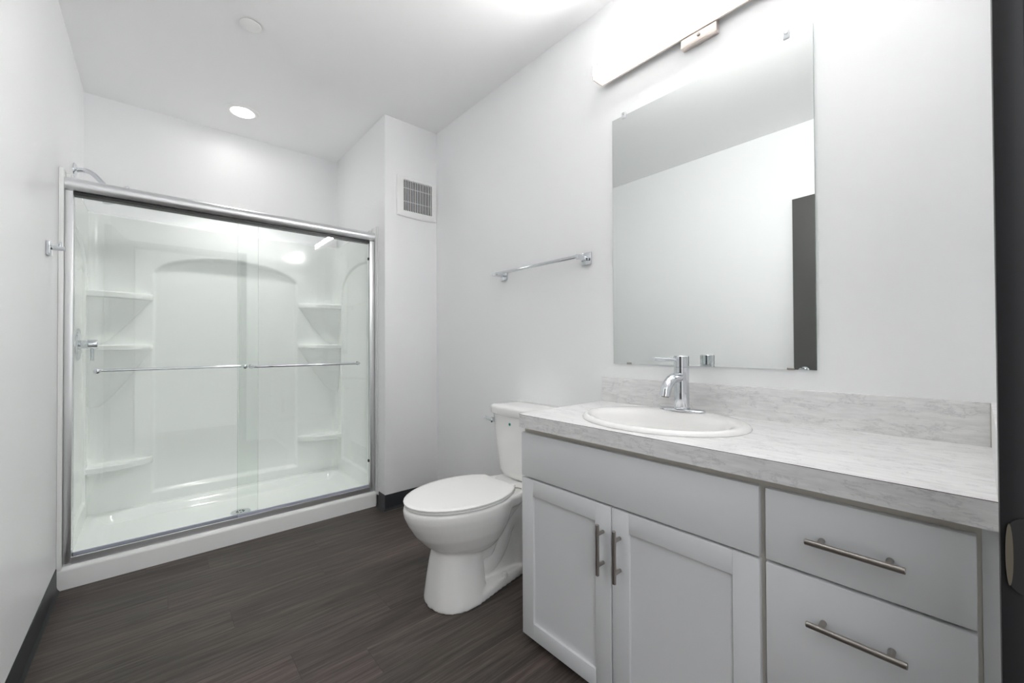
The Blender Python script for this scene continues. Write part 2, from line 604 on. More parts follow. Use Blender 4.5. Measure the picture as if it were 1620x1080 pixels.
def pan_z(x, y):
    r = 0.09
    cx, cy = (BX0 + BX1) / 2, (BY0 + BY1) / 2
    qx = abs(x - cx) - (BX1 - BX0) / 2 + r
    qy = abs(y - cy) - (BY1 - BY0) / 2 + r
    sd = math.hypot(max(qx, 0), max(qy, 0)) + min(max(qx, qy), 0) - r
    z = 0.100 - 0.048 * sstep(-sd / 0.075)
    dr = math.hypot(x + 1.165, y - 3.185)
    if sd < -0.05:
        z -= 0.010 * (1 - min(1, dr / 0.65))
    return z


pn = MB()
ys = []
front = [(2.792, 0.0), (2.792, 0.04), (2.792, 0.082)]
for k in range(1, 7):
    a = k / 6 * PI / 2
    front.append((2.810 - 0.018 * math.cos(a), 0.082 + 0.018 * math.sin(a)))
NX = 150
grid_rows = []
for yy, zz in front:
    grid_rows.append([(XL + 0.001 + (XC - 0.012 - XL - 0.001) * i / NX, yy, zz) for i in range(NX + 1)])
NY = 80
for j in range(1, NY + 1):
    yy = 2.810 + (3.60 - 2.810) * j / NY
    grid_rows.append([(XL + 0.001 + (XC - 0.012 - XL - 0.001) * i / NX, yy, pan_z(XL + 0.001 + (XC - 0.012 - XL - 0.001) * i / NX, yy)) for i in range(NX + 1)])
# right end return of the threshold, down to the floor
for r in grid_rows:
    x, y, z = r[-1]
    r.append((x + 0.004, y + 0.002, max(0.0, z - 0.004)))
    r.append((x + 0.004, y + 0.002, 0.0))
n_ = len(grid_rows[0])
pn._add([p for r in grid_rows for p in r], [(i * n_ + j, (i + 1) * n_ + j, (i + 1) * n_ + j + 1, i * n_ + j + 1) for i in range(len(grid_rows) - 1) for j in range(n_ - 1)])
pn.build('shower_pan', ACRYLIC, stall, 60)


def corner_shelf(side, z, thick, support):
    """moulded corner shelf; side -1 is the left corner"""
    xw = SX0 - 0.001 if side < 0 else SX1 + 0.001
    sg = -side
    X_ = lambda u: xw + sg * u
    wid = 0.300
    mb_ = MB()

    def ring(zz, w, d, k):
        # plan from side wall (u = 0) to panel edge (u = w): gently curved front
        pts = [(X_(0), SYB + 0.002, zz)]
        N = 18
        for i in range(N + 1):
            u = w * i / N
            f = d * (1 - (i / N) ** k) if k else d
            pts.append((X_(u), SYB - f, zz))
        pts.append((X_(w), SYB + 0.002, zz))
        return pts
    d0 = 0.115
    rr = [ring(z - thick, wid * 0.985, d0 * 0.93, 3.2), ring(z - thick + 0.006, wid, d0, 3.2), ring(z - 0.008, wid, d0, 3.2), ring(z, wid * 0.985, d0 - 0.008, 3.2)]
    if support:
        zb = z - support
        sup = []
        for i in range(13):
            t = i / 12
            q = t ** 0.55
            sup.append(ring(zb + (z - thick - zb) * t, 0.05 + (wid * 0.96 - 0.05) * (t ** 0.8), 0.035 + (d0 * 0.84 - 0.035) * q, 2.2 + t))
        rr = sup + rr
    mb_.loft(rr)
    return mb_.build('corner_shelf', ACRYLIC, stall, 40)


for side in (-1, 1):
    corner_shelf(side, 1.462, 0.040, 0.33)
    corner_shelf(side, 1.135, 0.036, 0.38)
    corner_shelf(side, 0.405, 0.040, 0.0)
# drain
dr = MB()
dr.lathe((-1.165, 3.185, pan_z(-1.165, 3.185)), (0, 0, 1), [(-0.002, 0.0), (-0.002, 0.056), (0.003, 0.055), (0.005, 0.05), (0.004, 0.034), (0.003, 0.0)], 32)
for k in range(8):
    a = 2 * PI * k / 8
    x0, y0 = -1.165 + 0.02 * math.cos(a), 3.185 + 0.02 * math.sin(a)
    dr.lathe((x0, y0, pan_z(-1.165, 3.185) + 0.0032), (0, 0, 1), [(0, 0.005), (0.0012, 0.005)], 10, 1)
dr.build('drain', [CHROME, DARK], stall)

# ------------------------------------------------------------------ shower door
sd = thing('shower_door', 'clear glass sliding shower door in a bright metal frame on the threshold', 'shower door', (-1.165, 2.84, 0.1))
DX0, DX1 = -1.916, -0.4145
hd = MB()
prof = []
for k in range(15):                       # rounded front
    a = PI / 2 + PI * k / 14
    prof.append((2.838 + 0.036 * math.cos(a), 1.891 + 0.034 * math.sin(a)))
prof += [(2.838, 1.900), (2.864, 1.900), (2.864, 1.850), (2.870, 1.850), (2.870, 1.918), (2.862, 1.925)]
hd.prism(prof, 'x', DX0, DX1)
header = hd.build('header_rail', ALU, sd, 30)
hd = MB()
hd.box(DX0 + 0.034, DX1 - 0.037, 2.8185, 2.8635, 1.843, 1.8575)
hd.box(DX0 + 0.034, DX1 - 0.037, 2.840, 2.8635, 1.8576, 1.8995)
hd.build('header_gap_shade', BLACKP, header)  # black strip standing in for the shaded gap under the header
for x0, x1 in ((-1.9085, -1.8815), (-0.4525, -0.4195)):
    jb = MB()
    jb.box(x0, x1, 2.812, 2.868, 0.0985, 1.858, 0.0012, 2)
    j = jb.build('side_jamb', ALU, sd)
    if x0 > -1:
        for zz in (1.735, 0.315):
            b_ = MB()
            b_.lathe((x0 + 0.002, 2.834, zz), (-1, 0, 0), [(0, 0.011), (0.008, 0.010), (0.010, 0.006), (0.010, 0)], 14)
            b_.build('bumper', BLACKP, j)
tk = MB()
tk.prism([(2.8150, 0.0995), (2.8150, 0.1330), (2.8160, 0.1340), (2.8225, 0.1340), (2.8225, 0.108), (2.862, 0.108), (2.862, 0.138), (2.868, 0.138), (2.868, 0.0995)], 'x', DX0 + 0.034, DX1 - 0.037)
tk.build('bottom_track', ALU, sd, 30)


def pane(x0, x1, y, z0, z1):
    p = MB()
    p.box(x0, x1, y - 0.003, y + 0.003, z0, z1)
    p.bm.normal_update()
    for f in p.bm.faces:
        f.material_index = 0 if abs(f.normal.y) > 0.9 else 1
    return p


def bar_pull(parent, x0, x1, yg, out):
    """bar with turned-in ends; out is -1 towards the room"""
    yb = yg + out * 0.040
    path = []
    for k in range(7):
        a = PI / 2 * k / 6
        path.append((x0 + 0.022 * (1 - math.sin(a)), yb - out * 0.022 * (1 - math.cos(a)) if False else 0, 0))
    path = [(x0, yg + out * 0.004, 1.002), (x0, yb - out * 0.022, 1.002)]
    for k in range(1, 7):
        a = PI / 2 * k / 6
        path.append((x0 + 0.020 * (1 - math.cos(a)), yb - out * 0.020 * (1 - math.sin(a)), 1.002))
    right = [(x0 + x1 - p[0], p[1], p[2]) for p in reversed(path)]
    b = MB().tube(path + right, 0.0075, 14)
    o = b.build('bar_handle', CHROME, parent, 50)
    for xx in (x0, x1):
        c = MB()
        c.lathe((xx, yg - out * 0.0032, 1.002), (0, -out, 0), [(0, 0.013), (0.004, 0.012), (0.006, 0.008), (0.006, 0)], 20)
        c.lathe((xx, yg + out * 0.0032, 1.002), (0, out, 0), [(0, 0.012), (0.004, 0.011), (0.006, 0.009), (0.006, 0)], 20)
        c.build('screw_cap', CHROME, o)


inner = pane(-1.880, -1.121, 2.855, 0.120, 1.842).build('glass_panel', [GLASS, GLASS_EDGE], sd, fix=False)
bar_pull(inner, -1.803, -1.187, 2.855, 1)
outer = pane(-1.228, -0.4535, 2.8295, 0.1145, 1.842).build('glass_panel', [GLASS, GLASS_EDGE], sd, fix=False)
bar_pull(outer, -1.160, -0.532, 2.829, -1)
sl = MB().box(-1.880, -1.121, 2.8505, 2.8595, 0.1265, 0.142, 0.001, 1)
sl.build('bottom_seal', VINYL, inner)
sl = MB().box(-1.228, -0.4535, 2.8245, 2.8335, 0.1300, 0.149, 0.001, 1)
sl.build('bottom_seal', VINYL, outer)

# ------------------------------------------------------------------ shower head and valve
sh = thing('overhead_shower', 'chrome overhead shower on a curved pipe high on the left wall', 'shower', (XL, 3.27, 2.095))
s_ = MB()
s_.lathe((XL, 3.27, 2.095), (1, 0, 0), [(0, 0.040), (0.004, 0.039), (0.011, 0.028), (0.014, 0.014), (0.014, 0)], 28)
s_.build('wall_flange', CHROME, sh)
path = []
P0, P1, P2, P3 = Vector((XL + 0.004, 3.27, 2.095)), Vector((-1.862, 3.27, 2.118)), Vector((-1.850, 3.27, 2.095)), Vector((-1.800, 3.27, 2.030))
for k in range(15):
    t = k / 14
    path.append(tuple(P0 * (1 - t) ** 3 + P1 * 3 * t * (1 - t) ** 2 + P2 * 3 * t * t * (1 - t) + P3 * t ** 3))
MB().tube(path, 0.0122, 16).build('shower_arm', CHROME, sh, 60)
ax = Vector((0.42, 0, -1)).normalized()
hd_ = MB()
hd_.lathe((-1.800, 3.27, 2.030), ax, [(-0.012, 0.013), (0.002, 0.016), (0.012, 0.017), (0.020, 0.013), (0.028, 0.016), (0.040, 0.030), (0.062, 0.046), (0.074, 0.049), (0.080, 0.047), (0.080, 0.040), (0.077, 0.0)], 32)
hd_.tube([(-1.778, 3.27, 2.013), (-1.752, 3.27, 2.020), (-1.722, 3.27, 2.046), (-1.706, 3.27, 2.054)], [0.008, 0.008, 0.009, 0.006], 12)
hd_.build('spray_head', CHROME, sh, 40)

sv = thing('shower_valve', 'round chrome shower valve with a lever handle on the left stall wall', 'shower valve', (SX0 - 0.0125, 3.235, 1.135))
vx = SX0 - 0.0127
v = MB()
v.lathe((vx, 3.235, 1.135), (1, 0, 0), [(0, 0.088), (0.004, 0.088), (0.010, 0.082), (0.013, 0.06), (0.014, 0.0)], 40)
v.build('escutcheon', CHROME, sv)
v = MB()
v.lathe((vx + 0.013, 3.235, 1.135), (1, 0, 0), [(0, 0.022), (0.024, 0.022), (0.024, 0.026), (0.064, 0.026), (0.067, 0.024), (0.067, 0)], 28)
hdl = v.build('handle_hub', CHROME, sv)
v = MB()
v.tube([(vx + 0.058, 3.235, 1.125), (vx + 0.058, 3.233, 1.045)], [0.0085, 0.0075], 14)
v.build('lever', CHROME, hdl)

# ------------------------------------------------------------------ robe hook on the left wall
rh = thing('robe_hook', 'chrome robe hook with a square plate on the left wall beside the shower', 'robe hook', (XL, 2.54, 1.531))
MB().box(XL, XL + 0.0135, 2.5115, 2.5685, 1.503, 1.559, 0.003, 3).build('wall_plate', CHROME, rh)
r_ = MB()
r_.tube([(XL + 0.013, 2.54, 1.535), (XL + 0.0525, 2.54, 1.535)], 0.0095, 20)
r_.build('post', CHROME, rh)
r_ = MB()
r_.tube([(XL + 0.038, 2.54, 1.541), (XL + 0.038, 2.54, 1.561)], [0.0048, 0.0045], 14)
r_.build('peg', CHROME, rh)

# ------------------------------------------------------------------ towel bar
tb = thing('towel_bar', 'chrome towel bar on the right wall above the toilet', 'towel bar', (0, 1.57, 1.54))
for yy in (1.882, 1.257):
    b = MB()
    b.box(-0.009, 0, yy - 0.029, yy + 0.029, 1.540 - 0.030, 1.540 + 0.030, 0.0015, 2)
    pl = b.build('wall_plate', CHROME, tb)
    b = MB()
    b.box(-0.078, -0.008, yy - 0.0105, yy + 0.0105, 1.540 - 0.011, 1.540 + 0.011, 0.002, 2)
    b.build('post', CHROME, pl)
MB().tube([(-0.066, 1.246, 1.543), (-0.066, 1.915, 1.543)], 0.0085, 20).build('bar', CHROME, tb)

# ------------------------------------------------------------------ exhaust vent
ev = thing('exhaust_vent', 'white square exhaust fan cover with dark slots on the boxed-out wall', 'vent', (-0.166, YC, 2.175))
VX0, VX1, VZ0, VZ1 = -0.322, -0.012, 2.036, 2.315
GX0, GX1, GZ0, GZ1 = -0.279, -0.054, 2.072, 2.291
f = MB()


def vring(x0, x1, z0, z1, y, bow):
    N = 12
    pts = []
    for i in range(N):
        t = i / N
        pts.append((x0 + (x1 - x0) * t, y, z0 - bow * (1 - (2 * t - 1) ** 2)))
    for i in range(N):
        t = i / N
        pts.append((x1 + bow * 0.3 * (1 - (2 * t - 1) ** 2), y, z0 + (z1 - z0) * t))
    for i in range(N):
        t = i / N
        pts.append((x1 - (x1 - x0) * t, y, z1 + bow * (1 - (2 * t - 1) ** 2)))
    for i in range(N):
        t = i / N
        pts.append((x0 - bow * 0.3 * (1 - (2 * t - 1) ** 2), y, z1 - (z1 - z0) * t))
    return pts


f.loft([vring(VX0, VX1, VZ0, VZ1, YC - 0.0005, 0.007), vring(VX0, VX1, VZ0, VZ1, YC - 0.010, 0.007), vring(VX0 + 0.004, VX1 - 0.004, VZ0 + 0.004, VZ1 - 0.004, YC - 0.016, 0.007),
        vring(GX0 - 0.006, GX1 + 0.006, GZ0 - 0.006, GZ1 + 0.006, YC - 0.024, 0.0), vring(GX0, GX1, GZ0, GZ1, YC - 0.023, 0.0), vring(GX0, GX1, GZ0, GZ1, YC - 0.006, 0.0)], False, False)
f.build('cover', PLASTIC, ev, 30)
g = MB()
NS = 17
wslot = (GX1 - GX0) / NS
for k in range(NS):
    x = GX0 + k * wslot
    g.box(x - 0.0022, x + 0.0022, YC - 0.0235, YC - 0.0185, GZ0, GZ1, 0.0006, 1)
for zz in (GZ0 + (GZ1 - GZ0) * 0.30, GZ0 + (GZ1 - GZ0) * 0.73):
    g.box(GX0, GX1, YC - 0.021, YC - 0.019, zz - 0.001, zz + 0.001)
g.build('grille', PLASTIC, ev, 30)
MB().box(GX0, GX1, YC - 0.0065, YC - 0.0005, GZ0, GZ1).build('backing', GREY_DARK, ev)  # dark sheet, its colour gives the shade behind the slots

# ------------------------------------------------------------------ ceiling fittings
rl = thing('recessed_light', 'round lit recessed downlight in the ceiling above the shower', 'recessed light', (-1.147, 3.268, H))
r_ = MB()
r_.lathe((-1.147, 3.268, H), (0, 0, -1), [(0, 0.098), (0.004, 0.096), (0.009, 0.086), (0.010, 0.072), (0.006, 0.0645), (0.002, 0.064)], 48, cap=False)
r_.build('trim_ring', PLASTIC, rl, 60)
r_ = MB()
r_.lathe((-1.147, 3.268, H), (0, 0, -1), [(0.0005, 0.0635), (0.005, 0.0625), (0.007, 0.05), (0.0075, 0.0)], 48)
r_.build('lens', LIT_DOWN, rl, 60)
sl_ = bpy.data.lights.new('lamp', 'SPOT')
sl_.energy = DOWN_POWER
sl_.color = (1.0, 0.98, 0.96)
sl_.spot_size = math.radians(84)
sl_.spot_blend = 1.0
sl_.shadow_soft_size = 0.06
lo = bpy.data.objects.new('lamp', sl_)
C.objects.link(lo)
lo.parent = rl
lo.location = (0, 0, -0.012)
sc_ = thing('sprinkler_cover', 'small unlit flat white disc covering a sprinkler in the ceiling', 'sprinkler cover', (-1.238, 2.352, H))
r_ = MB()
r_.lathe((-1.238, 2.352, H), (0, 0, -1), [(0, 0.034), (0.0065, 0.034), (0.0067, 0.0)], 40)
r_.build('gap_shade_ring', BLACKP, sc_)  # black ring paints in the shade of the gap above the cover
r_ = MB()
r_.lathe((-1.238, 2.352, H), (0, 0, -1), [(0.0068, 0.0), (0.0068, 0.046), (0.0080, 0.046), (0.0086, 0.0445), (0.0088, 0.0)], 48)
r_.build('cover_plate', PLASTIC, sc_)

# ------------------------------------------------------------------ vanity light
LY0, LY1, LZ0, LZ1, LXF, LXR = 0.255, 1.138, 2.318, 2.376, -0.101, -0.031
vl = thing('vanity_light', 'long lit bar light on the right wall above the mirror', 'wall light', (0, 0.697, 2.33))
d = MB()
d.box(LXF + 0.001, LXR, LY0 + 0.003, LY1 - 0.003, LZ0 + 0.001, LZ1 - 0.001, 0.006, 3)
d.bm.normal_update()
for f_ in d.bm.faces:
    f_.material_index = 0 if f_.normal.x < -0.7 else (2 if f_.normal.z > 0.7 else 1)
d.build('diffuser', [LIT_BAR, LIT_SIDE, LIT_TOP], vl, 40)
for y0, y1 in ((LY0 - 0.003, LY0 + 0.003), (LY1 - 0.003, LY1 + 0.003)):
    MB().box(LXF - 0.002, LXR + 0.001, y0, y1, LZ0 - 0.002, LZ1 + 0.002, 0.001, 1).build('end_cap', NICKEL_WARM, vl)
MB().box(LXR, LXR + 0.006, LY0, LY1, LZ0 + 0.001, LZ1 - 0.001, 0.001, 1).build('spine', NICKEL_WARM, vl)
pl_ = MB()
pl_.box(-0.0265, 0, 0.629, 0.765, 2.283, 2.405, 0.002, 2)
mp_ = pl_.build('mounting_plate', NICKEL_WARM, vl)
k_ = MB()
k_.lathe((-0.0262, 0.695, 2.304), (-1, 0, 0), [(0, 0.0065), (0.004, 0.0065), (0.006, 0.004), (0.006, 0)], 18)
k_.build('screw', NICKEL, mp_)

# ------------------------------------------------------------------ mirror
MY0, MY1, MZ0, MZ1 = 0.3406, 1.1016, 1.0358, 2.1475
wm = thing('wall_mirror', 'large frameless mirror on the right wall above the sink', 'mirror', (0, 0.721, MZ0))
mm = MB()
mm.box(-0.0075, -0.0015, MY0, MY1, MZ0, MZ1)
for f_ in mm.bm.faces:
    f_.material_index = 0 if f_.calc_center_median().x < -0.007 else 1
mm.build('mirror_glass', [MIRROR, GLASS_EDGE], wm)
for yy in (1.040, 0.413):
    c_ = MB()
    c_.box(-0.011, 0, yy - 0.010, yy + 0.010, MZ1 - 0.014, MZ1 + 0.016, 0.004, 3)
    c_.lathe((-0.011, yy, MZ1 + 0.007), (-1, 0, 0), [(0, 0.0055), (0.002, 0.005), (0.0025, 0)], 14, 1)
    c_.build('mirror_clip', [CLEARP, CHROME], wm)
for yy in (1.021, 0.411):
    c_ = MB()
    c_.box(-0.011, 0, yy - 0.010, yy + 0.010, MZ0 - 0.002, MZ0 + 0.006, 0.001, 1)
    c_.build('mirror_clip', NICKEL, wm)

# ------------------------------------------------------------------ vanity cabinet
vc = thing('vanity_cabinet', 'pale grey vanity cabinet with two doors and a drawer stack under the counter', 'cabinet', (-0.27, 0.57, 0))
XF = -0.530
VY0, VY1 = -0.034, 1.158
c_ = MB()
c_.box(-0.510, -0.492, VY0, VY1, 0.03, 0.8105)
c_.box(-0.491, -0.005, VY0, VY0 + 0.016, 0.03, 0.8105)
c_.box(-0.491, -0.005, VY1 - 0.016, VY1, 0.03, 0.8105)
c_.box(-0.491, -0.005, VY0 + 0.017, VY1 - 0.017, 0.03, 0.046)
c_.box(-0.010, -0.004, VY0 + 0.017, VY1 - 0.017, 0.047, 0.8105)
c_.box(-0.455, -0.440, VY0 + 0.002, VY1 - 0.002, 0.0, 0.0295)
c_.box(-0.439, -0.02, VY0 + 0.002, VY0 + 0.018, 0.0, 0.0295)
c_.box(-0.439, -0.02, VY1 - 0.018, VY1 - 0.002, 0.0, 0.0295)
c_.build('carcass', FRAMEBOX, vc)
c_ = MB()
c_.box(-0.5125, -0.5105, -0.034, 0.001, 0.031, 0.8095)
c_.build('filler_strip', CABINET, vc)
c_ = MB()
c_.box(-0.5095, -0.004, VY1, VY1 + 0.002, 0.03, 0.8105)
c_.build('side_panel', CABINET, vc)


def slab_front(name, y0, y1, z0, z1):
    return MB().box(XF, -0.5105, y0, y1, z0, z1, 0.0018, 2).build(name, CABINET, vc)


def shaker(name, y0, y1, z0, z1, st=0.059):
    b = MB()
    b.box(XF, -0.5105, y0, y0 + st, z0, z1, 0.0012, 2)
    b.box(XF, -0.5105, y1 - st, y1, z0, z1, 0.0012, 2)
    b.box(XF, -0.5105, y0 + st, y1 - st, z0, z0 + st, 0.0012, 2)
    b.box(XF, -0.5105, y0 + st, y1 - st, z1 - st, z1, 0.0012, 2)
    b.box(XF + 0.009, -0.5115, y0 + st - 0.004, y1 - st + 0.004, z0 + st - 0.004, z1 - st + 0.004)
    return b.build(name, CABINET, vc)


def pull(parent, vertical, y, z, length, cc):
    b = MB()
    xb = XF - 0.030
    if vertical:
        b.lathe((xb, y, z - length / 2), (0, 0, 1), [(0, 0.0), (0, 0.005), (0.001, 0.006), (length - 0.001, 0.006), (length, 0.005), (length, 0)], 20)
        posts = [(y, z - cc / 2), (y, z + cc / 2)]
    else:
        b.lathe((xb, y - length / 2, z), (0, 1, 0), [(0, 0.0), (0, 0.005), (0.001, 0.006), (length - 0.001, 0.006), (length, 0.005), (length, 0)], 20)
        posts = [(y - cc / 2, z), (y + cc / 2, z)]
    for py, pz in posts:
        b.tube([(XF, py, pz), (xb, py, pz)], 0.0058, 14)
    return b.build('bar_pull', NICKEL, parent)


slab_front('false_front', 0.342, 1.1575, 0.626, 0.789)
d1 = shaker('door', 0.7535, 1.1555, 0.030, 0.619)
d2 = shaker('door', 0.342, 0.7485, 0.030, 0.619)
pull(d1, True, 0.7815, 0.488, 0.156, 0.096)
pull(d2, True, 0.7205, 0.488, 0.156, 0.096)
w1 = slab_front('drawer', 0.007, 0.3285, 0.627, 0.789)
w2 = slab_front('drawer', 0.007, 0.3285, 0.330, 0.620)
w3 = slab_front('drawer', 0.007, 0.3285, 0.030, 0.323)
pull(w1, False, 0.1695, 0.7055, 0.154, 0.106)
pull(w2, False, 0.1685, 0.5345, 0.154, 0.106)
pull(w3, False, 0.1685, 0.235, 0.154, 0.106)

# ------------------------------------------------------------------ countertop
ZC = 0.860
ZCB = 0.8115
CX0, CY0, CY1 = -0.5515, YE + 0.0015, 1.1600
ct = thing('countertop', 'grey stone-look countertop with backsplash on top of the vanity cabinet', 'countertop', (-0.27, 0.57, ZCB))
SKX, SKY, SKA, SKB = -0.292, 0.720, 0.278, 0.228


def counter_outline():
    pts = [(-0.0005, CY0), (-0.0005, CY1)]
    r = 0.022
    for k in range(7):
        a = PI / 2 + PI / 2 * k / 6
        pts.append((CX0 + 0.0015 + r + r * math.cos(a), CY1 - r + r * math.sin(a)))
    pts.append((CX0 + 0.0015, CY0))
    return pts


cb = MB()
outl = counter_outline()
hole = [(SKX + (SKB - 0.012) * math.cos(2 * PI * k / 64), SKY + (SKA - 0.012) * math.sin(2 * PI * k / 64)) for k in range(64)]
for zz in (ZC, ZCB):
    tmp = bmesh.new()
    ov = [tmp.verts.new((x, y, zz)) for x, y in outl]
    hv = [tmp.verts.new((x, y, zz)) for x, y in hole]
    es = [tmp.edges.new((ov[i], ov[(i + 1) % len(ov)])) for i in range(len(ov))] + [tmp.edges.new((hv[i], hv[(i + 1) % len(hv)])) for i in range(len(hv))]
    bmesh.ops.triangle_fill(tmp, edges=es, use_beauty=True)
    cb.merge(tmp)
cb.loft([[(x, y, ZCB) for x, y in outl], [(x, y, ZC) for x, y in outl]], False, False)
cb.loft([[(x, y, ZCB) for x, y in hole], [(x, y, ZC) for x, y in hole]], False, False)
bmesh.ops.remove_doubles(cb.bm, verts=cb.bm.verts[:], dist=1e-5)
cb.build('slab', LAMINATE, ct, 30)
# laminate edge band with its dark joint line
eb = MB()
sm = MB()
inn = outl[1:]
off = []
for k in range(len(inn)):
    p = Vector(inn[k])
    a = Vector(inn[max(k - 1, 0)]); b = Vector(inn[min(k + 1, len(inn) - 1)])
    t = (b - a).normalized()
    nrm = Vector((-t.y, t.x)) * -1
    off.append((p, nrm))


def band(mb_, d0, d1, z0, z1):
    rings = []
    for p, nn in off:
        sgn = 1 if (p + nn * 0.01 - Vector((-0.27, 0.57))).length > (p - Vector((-0.27, 0.57))).length else -1
        q0 = p + nn * sgn * d0
        q1 = p + nn * sgn * d1
        rings.append([(q0.x, q0.y, z0), (q1.x, q1.y, z0), (q1.x, q1.y, z1), (q0.x, q0.y, z1)])
    mb_.loft(rings)


band(eb, 0.0, 0.0014, ZCB, ZC - 0.0012)
eb.build('edge_band', LAMINATE, ct, 40)
band(sm, 0.0, 0.0012, ZC - 0.0012, ZC - 0.0001)
sm.build('edge_joint', SEAM, ct, 40)
bs = MB()
bs.box(-0.0195, -0.0005, CY0 + 0.0185, CY1, ZC, ZC + 0.1105, 0.0012, 2)
bs.build('backsplash', LAMINATE, ct)
bs = MB()
bs.box(CX0 + 0.006, -0.0005, CY0, CY0 + 0.0175, ZC, ZC + 0.1105, 0.0012, 2)
bs = bs.build('side_splash', LAMINATE, ct)
ck = MB()
ck.box(-0.0215, -0.0185, CY0 + 0.0165, CY0 + 0.0195, ZC, ZC + 0.110, 0.0008, 1)
ck.build('caulk_bead', CAULK, ct)

# ------------------------------------------------------------------ sink
sk = thing('bathroom_sink', 'white oval drop-in sink set in the countertop below the mirror', 'sink', (SKX, SKY, ZC))


def oval(cx, cy, a, b, z, n=72):
    return [(cx + b * math.cos(2 * PI * k / n), cy + a * math.sin(2 * PI * k / n), z) for k in range(n)]


s_ = MB()
ICX = SKX - 0.024
rings = [oval(SKX, SKY, SKA - 0.02, SKB - 0.02, ZC - 0.03), oval(SKX, SKY, SKA - 0.014, SKB - 0.014, ZC + 0.0006), oval(SKX, SKY, SKA - 0.001, SKB - 0.001, ZC + 0.0006), oval(SKX, SKY, SKA, SKB, ZC + 0.003),
         oval(SKX, SKY, SKA - 0.004, SKB - 0.004, ZC + 0.010), oval(SKX, SKY, SKA - 0.011, SKB - 0.011, ZC + 0.0145), oval(SKX - 0.002, SKY, SKA - 0.020, SKB - 0.020, ZC + 0.0155)]
IA, IB = 0.232, 0.166
rings += [oval(ICX, SKY, IA + 0.017, IB + 0.017, ZC + 0.0148), oval(ICX, SKY, IA + 0.008, IB + 0.008, ZC + 0.0128), oval(ICX, SKY, IA, IB, ZC + 0.0085), oval(ICX, SKY, IA - 0.008, IB - 0.008, ZC + 0.001), oval(ICX, SKY, IA - 0.016, IB - 0.016, ZC - 0.010)]
for k in range(1, 11):
    a = k / 10 * PI / 2
    q = math.cos(a) ** 0.7
    rings.append(oval(ICX, SKY, 0.03 + (IA - 0.046) * q, 0.028 + (IB - 0.044) * q, ZC - 0.010 - 0.120 * math.sin(a)))
s_.loft(rings, False, True)
s_.build('basin', PORCELAIN, sk, 180)
s_ = MB()
s_.lathe((ICX, SKY, ZC - 0.1305), (0, 0, 1), [(0, 0.0), (0, 0.026), (0.003, 0.025), (0.003, 0.017), (0.008, 0.015), (0.009, 0.0)], 28)
s_.build('drain', CHROME, sk)

# ------------------------------------------------------------------ faucet
FX, FY, FZ = -0.117, 0.729, ZC + 0.0145
fc = thing('faucet', 'chrome single-lever faucet standing on the back rim of the sink', 'faucet', (FX, FY, FZ))
s_ = MB()
rg = []
for zz, sh_ in ((FZ, 0.0), (FZ + 0.006, 0.0), (FZ + 0.009, 0.003), (FZ + 0.0095, 0.008)):
    ring = []
    for k in range(48):
        a = 2 * PI * k / 48
        ring.append((FX + (0.027 - sh_) * math.copysign(abs(math.sin(a)) ** 0.75, math.sin(a)), FY + (0.085 - sh_) * math.copysign(abs(math.cos(a)) ** 0.6, math.cos(a)), zz))
    rg.append(ring)
s_.loft(rg)
s_.build('base_plate', CHROME, fc, 40)
s_ = MB()
s_.lathe((FX, FY, FZ + 0.0095), (0, 0, 1), [(0, 0.029), (0.004, 0.0295), (0.006, 0.0265), (0.150, 0.0265), (0.151, 0.0255), (0.153, 0.0255), (0.154, 0.0265), (0.192, 0.0265), (0.1945, 0.024), (0.1945, 0.0)], 48)
body = s_.build('body', CHROME, fc, 30)
s_ = MB()
pth = [(FX, FY, FZ + 0.125), (FX - 0.046, FY, FZ + 0.125)]
for k in range(1, 11):
    a = PI / 2 * k / 10 * 0.86
    pth.append((FX - 0.046 - 0.072 * math.sin(a), FY, FZ + 0.125 - 0.060 * (1 - math.cos(a))))
lx, lz = pth[-1][0], pth[-1][2]
pth.append((lx - 0.004, FY, lz - 0.016))
s_.tube(pth, 0.0180, 24, cap=True)
spt = s_.build('spout', CHROME, fc, 40)
s_ = MB()
tip = Vector(pth[-1]); dr_ = (Vector(pth[-1]) - Vector(pth[-2])).normalized()
s_.lathe(tip - dr_ * 0.002, dr_, [(0, 0.0), (0, 0.0135), (0.003, 0.013), (0.002, 0.010), (0.002, 0.0)], 20)
s_.build('aerator', BRASS, spt)
s_ = MB()
lca, lsa = math.cos(math.radians(22)), math.sin(math.radians(22))
s_.tube([(FX - d_ * lca, FY + d_ * lsa, FZ + h_) for d_, h_ in ((0.012, 0.186), (0.034, 0.190), (0.124, 0.194))], [0.0075, 0.0072, 0.0068], 16)
s_.build('lever', CHROME, fc, 50)

# ------------------------------------------------------------------ toilet
TY = 1.562
tl = thing('toilet', 'white two-piece toilet with closed lid against the right wall beside the vanity', 'toilet', (-0.4, TY, 0))


def egg(xtip, xback, hw, z, x0=None, pw=2.0, n=56, wb=0.0):
    """egg outline: rounded tip towards -x; wb is the half width of a cut-off straight back"""
    x0 = x0 if x0 is not None else xtip + (xback - xtip) * 0.56
    pts = []
    for k in range(n):
        a = 2 * PI * k / n
        ca, sa = math.cos(a), math.sin(a)
        y = hw * math.copysign(abs(sa) ** (2 / pw), sa)
        if ca < 0:
            x = x0 + (x0 - xtip) * -(abs(ca) ** (2 / pw))
        else:
            x = x0 + (xback - x0) * abs(ca) ** (2 / pw)
        pts.append((x, TY + y, z))
    return pts


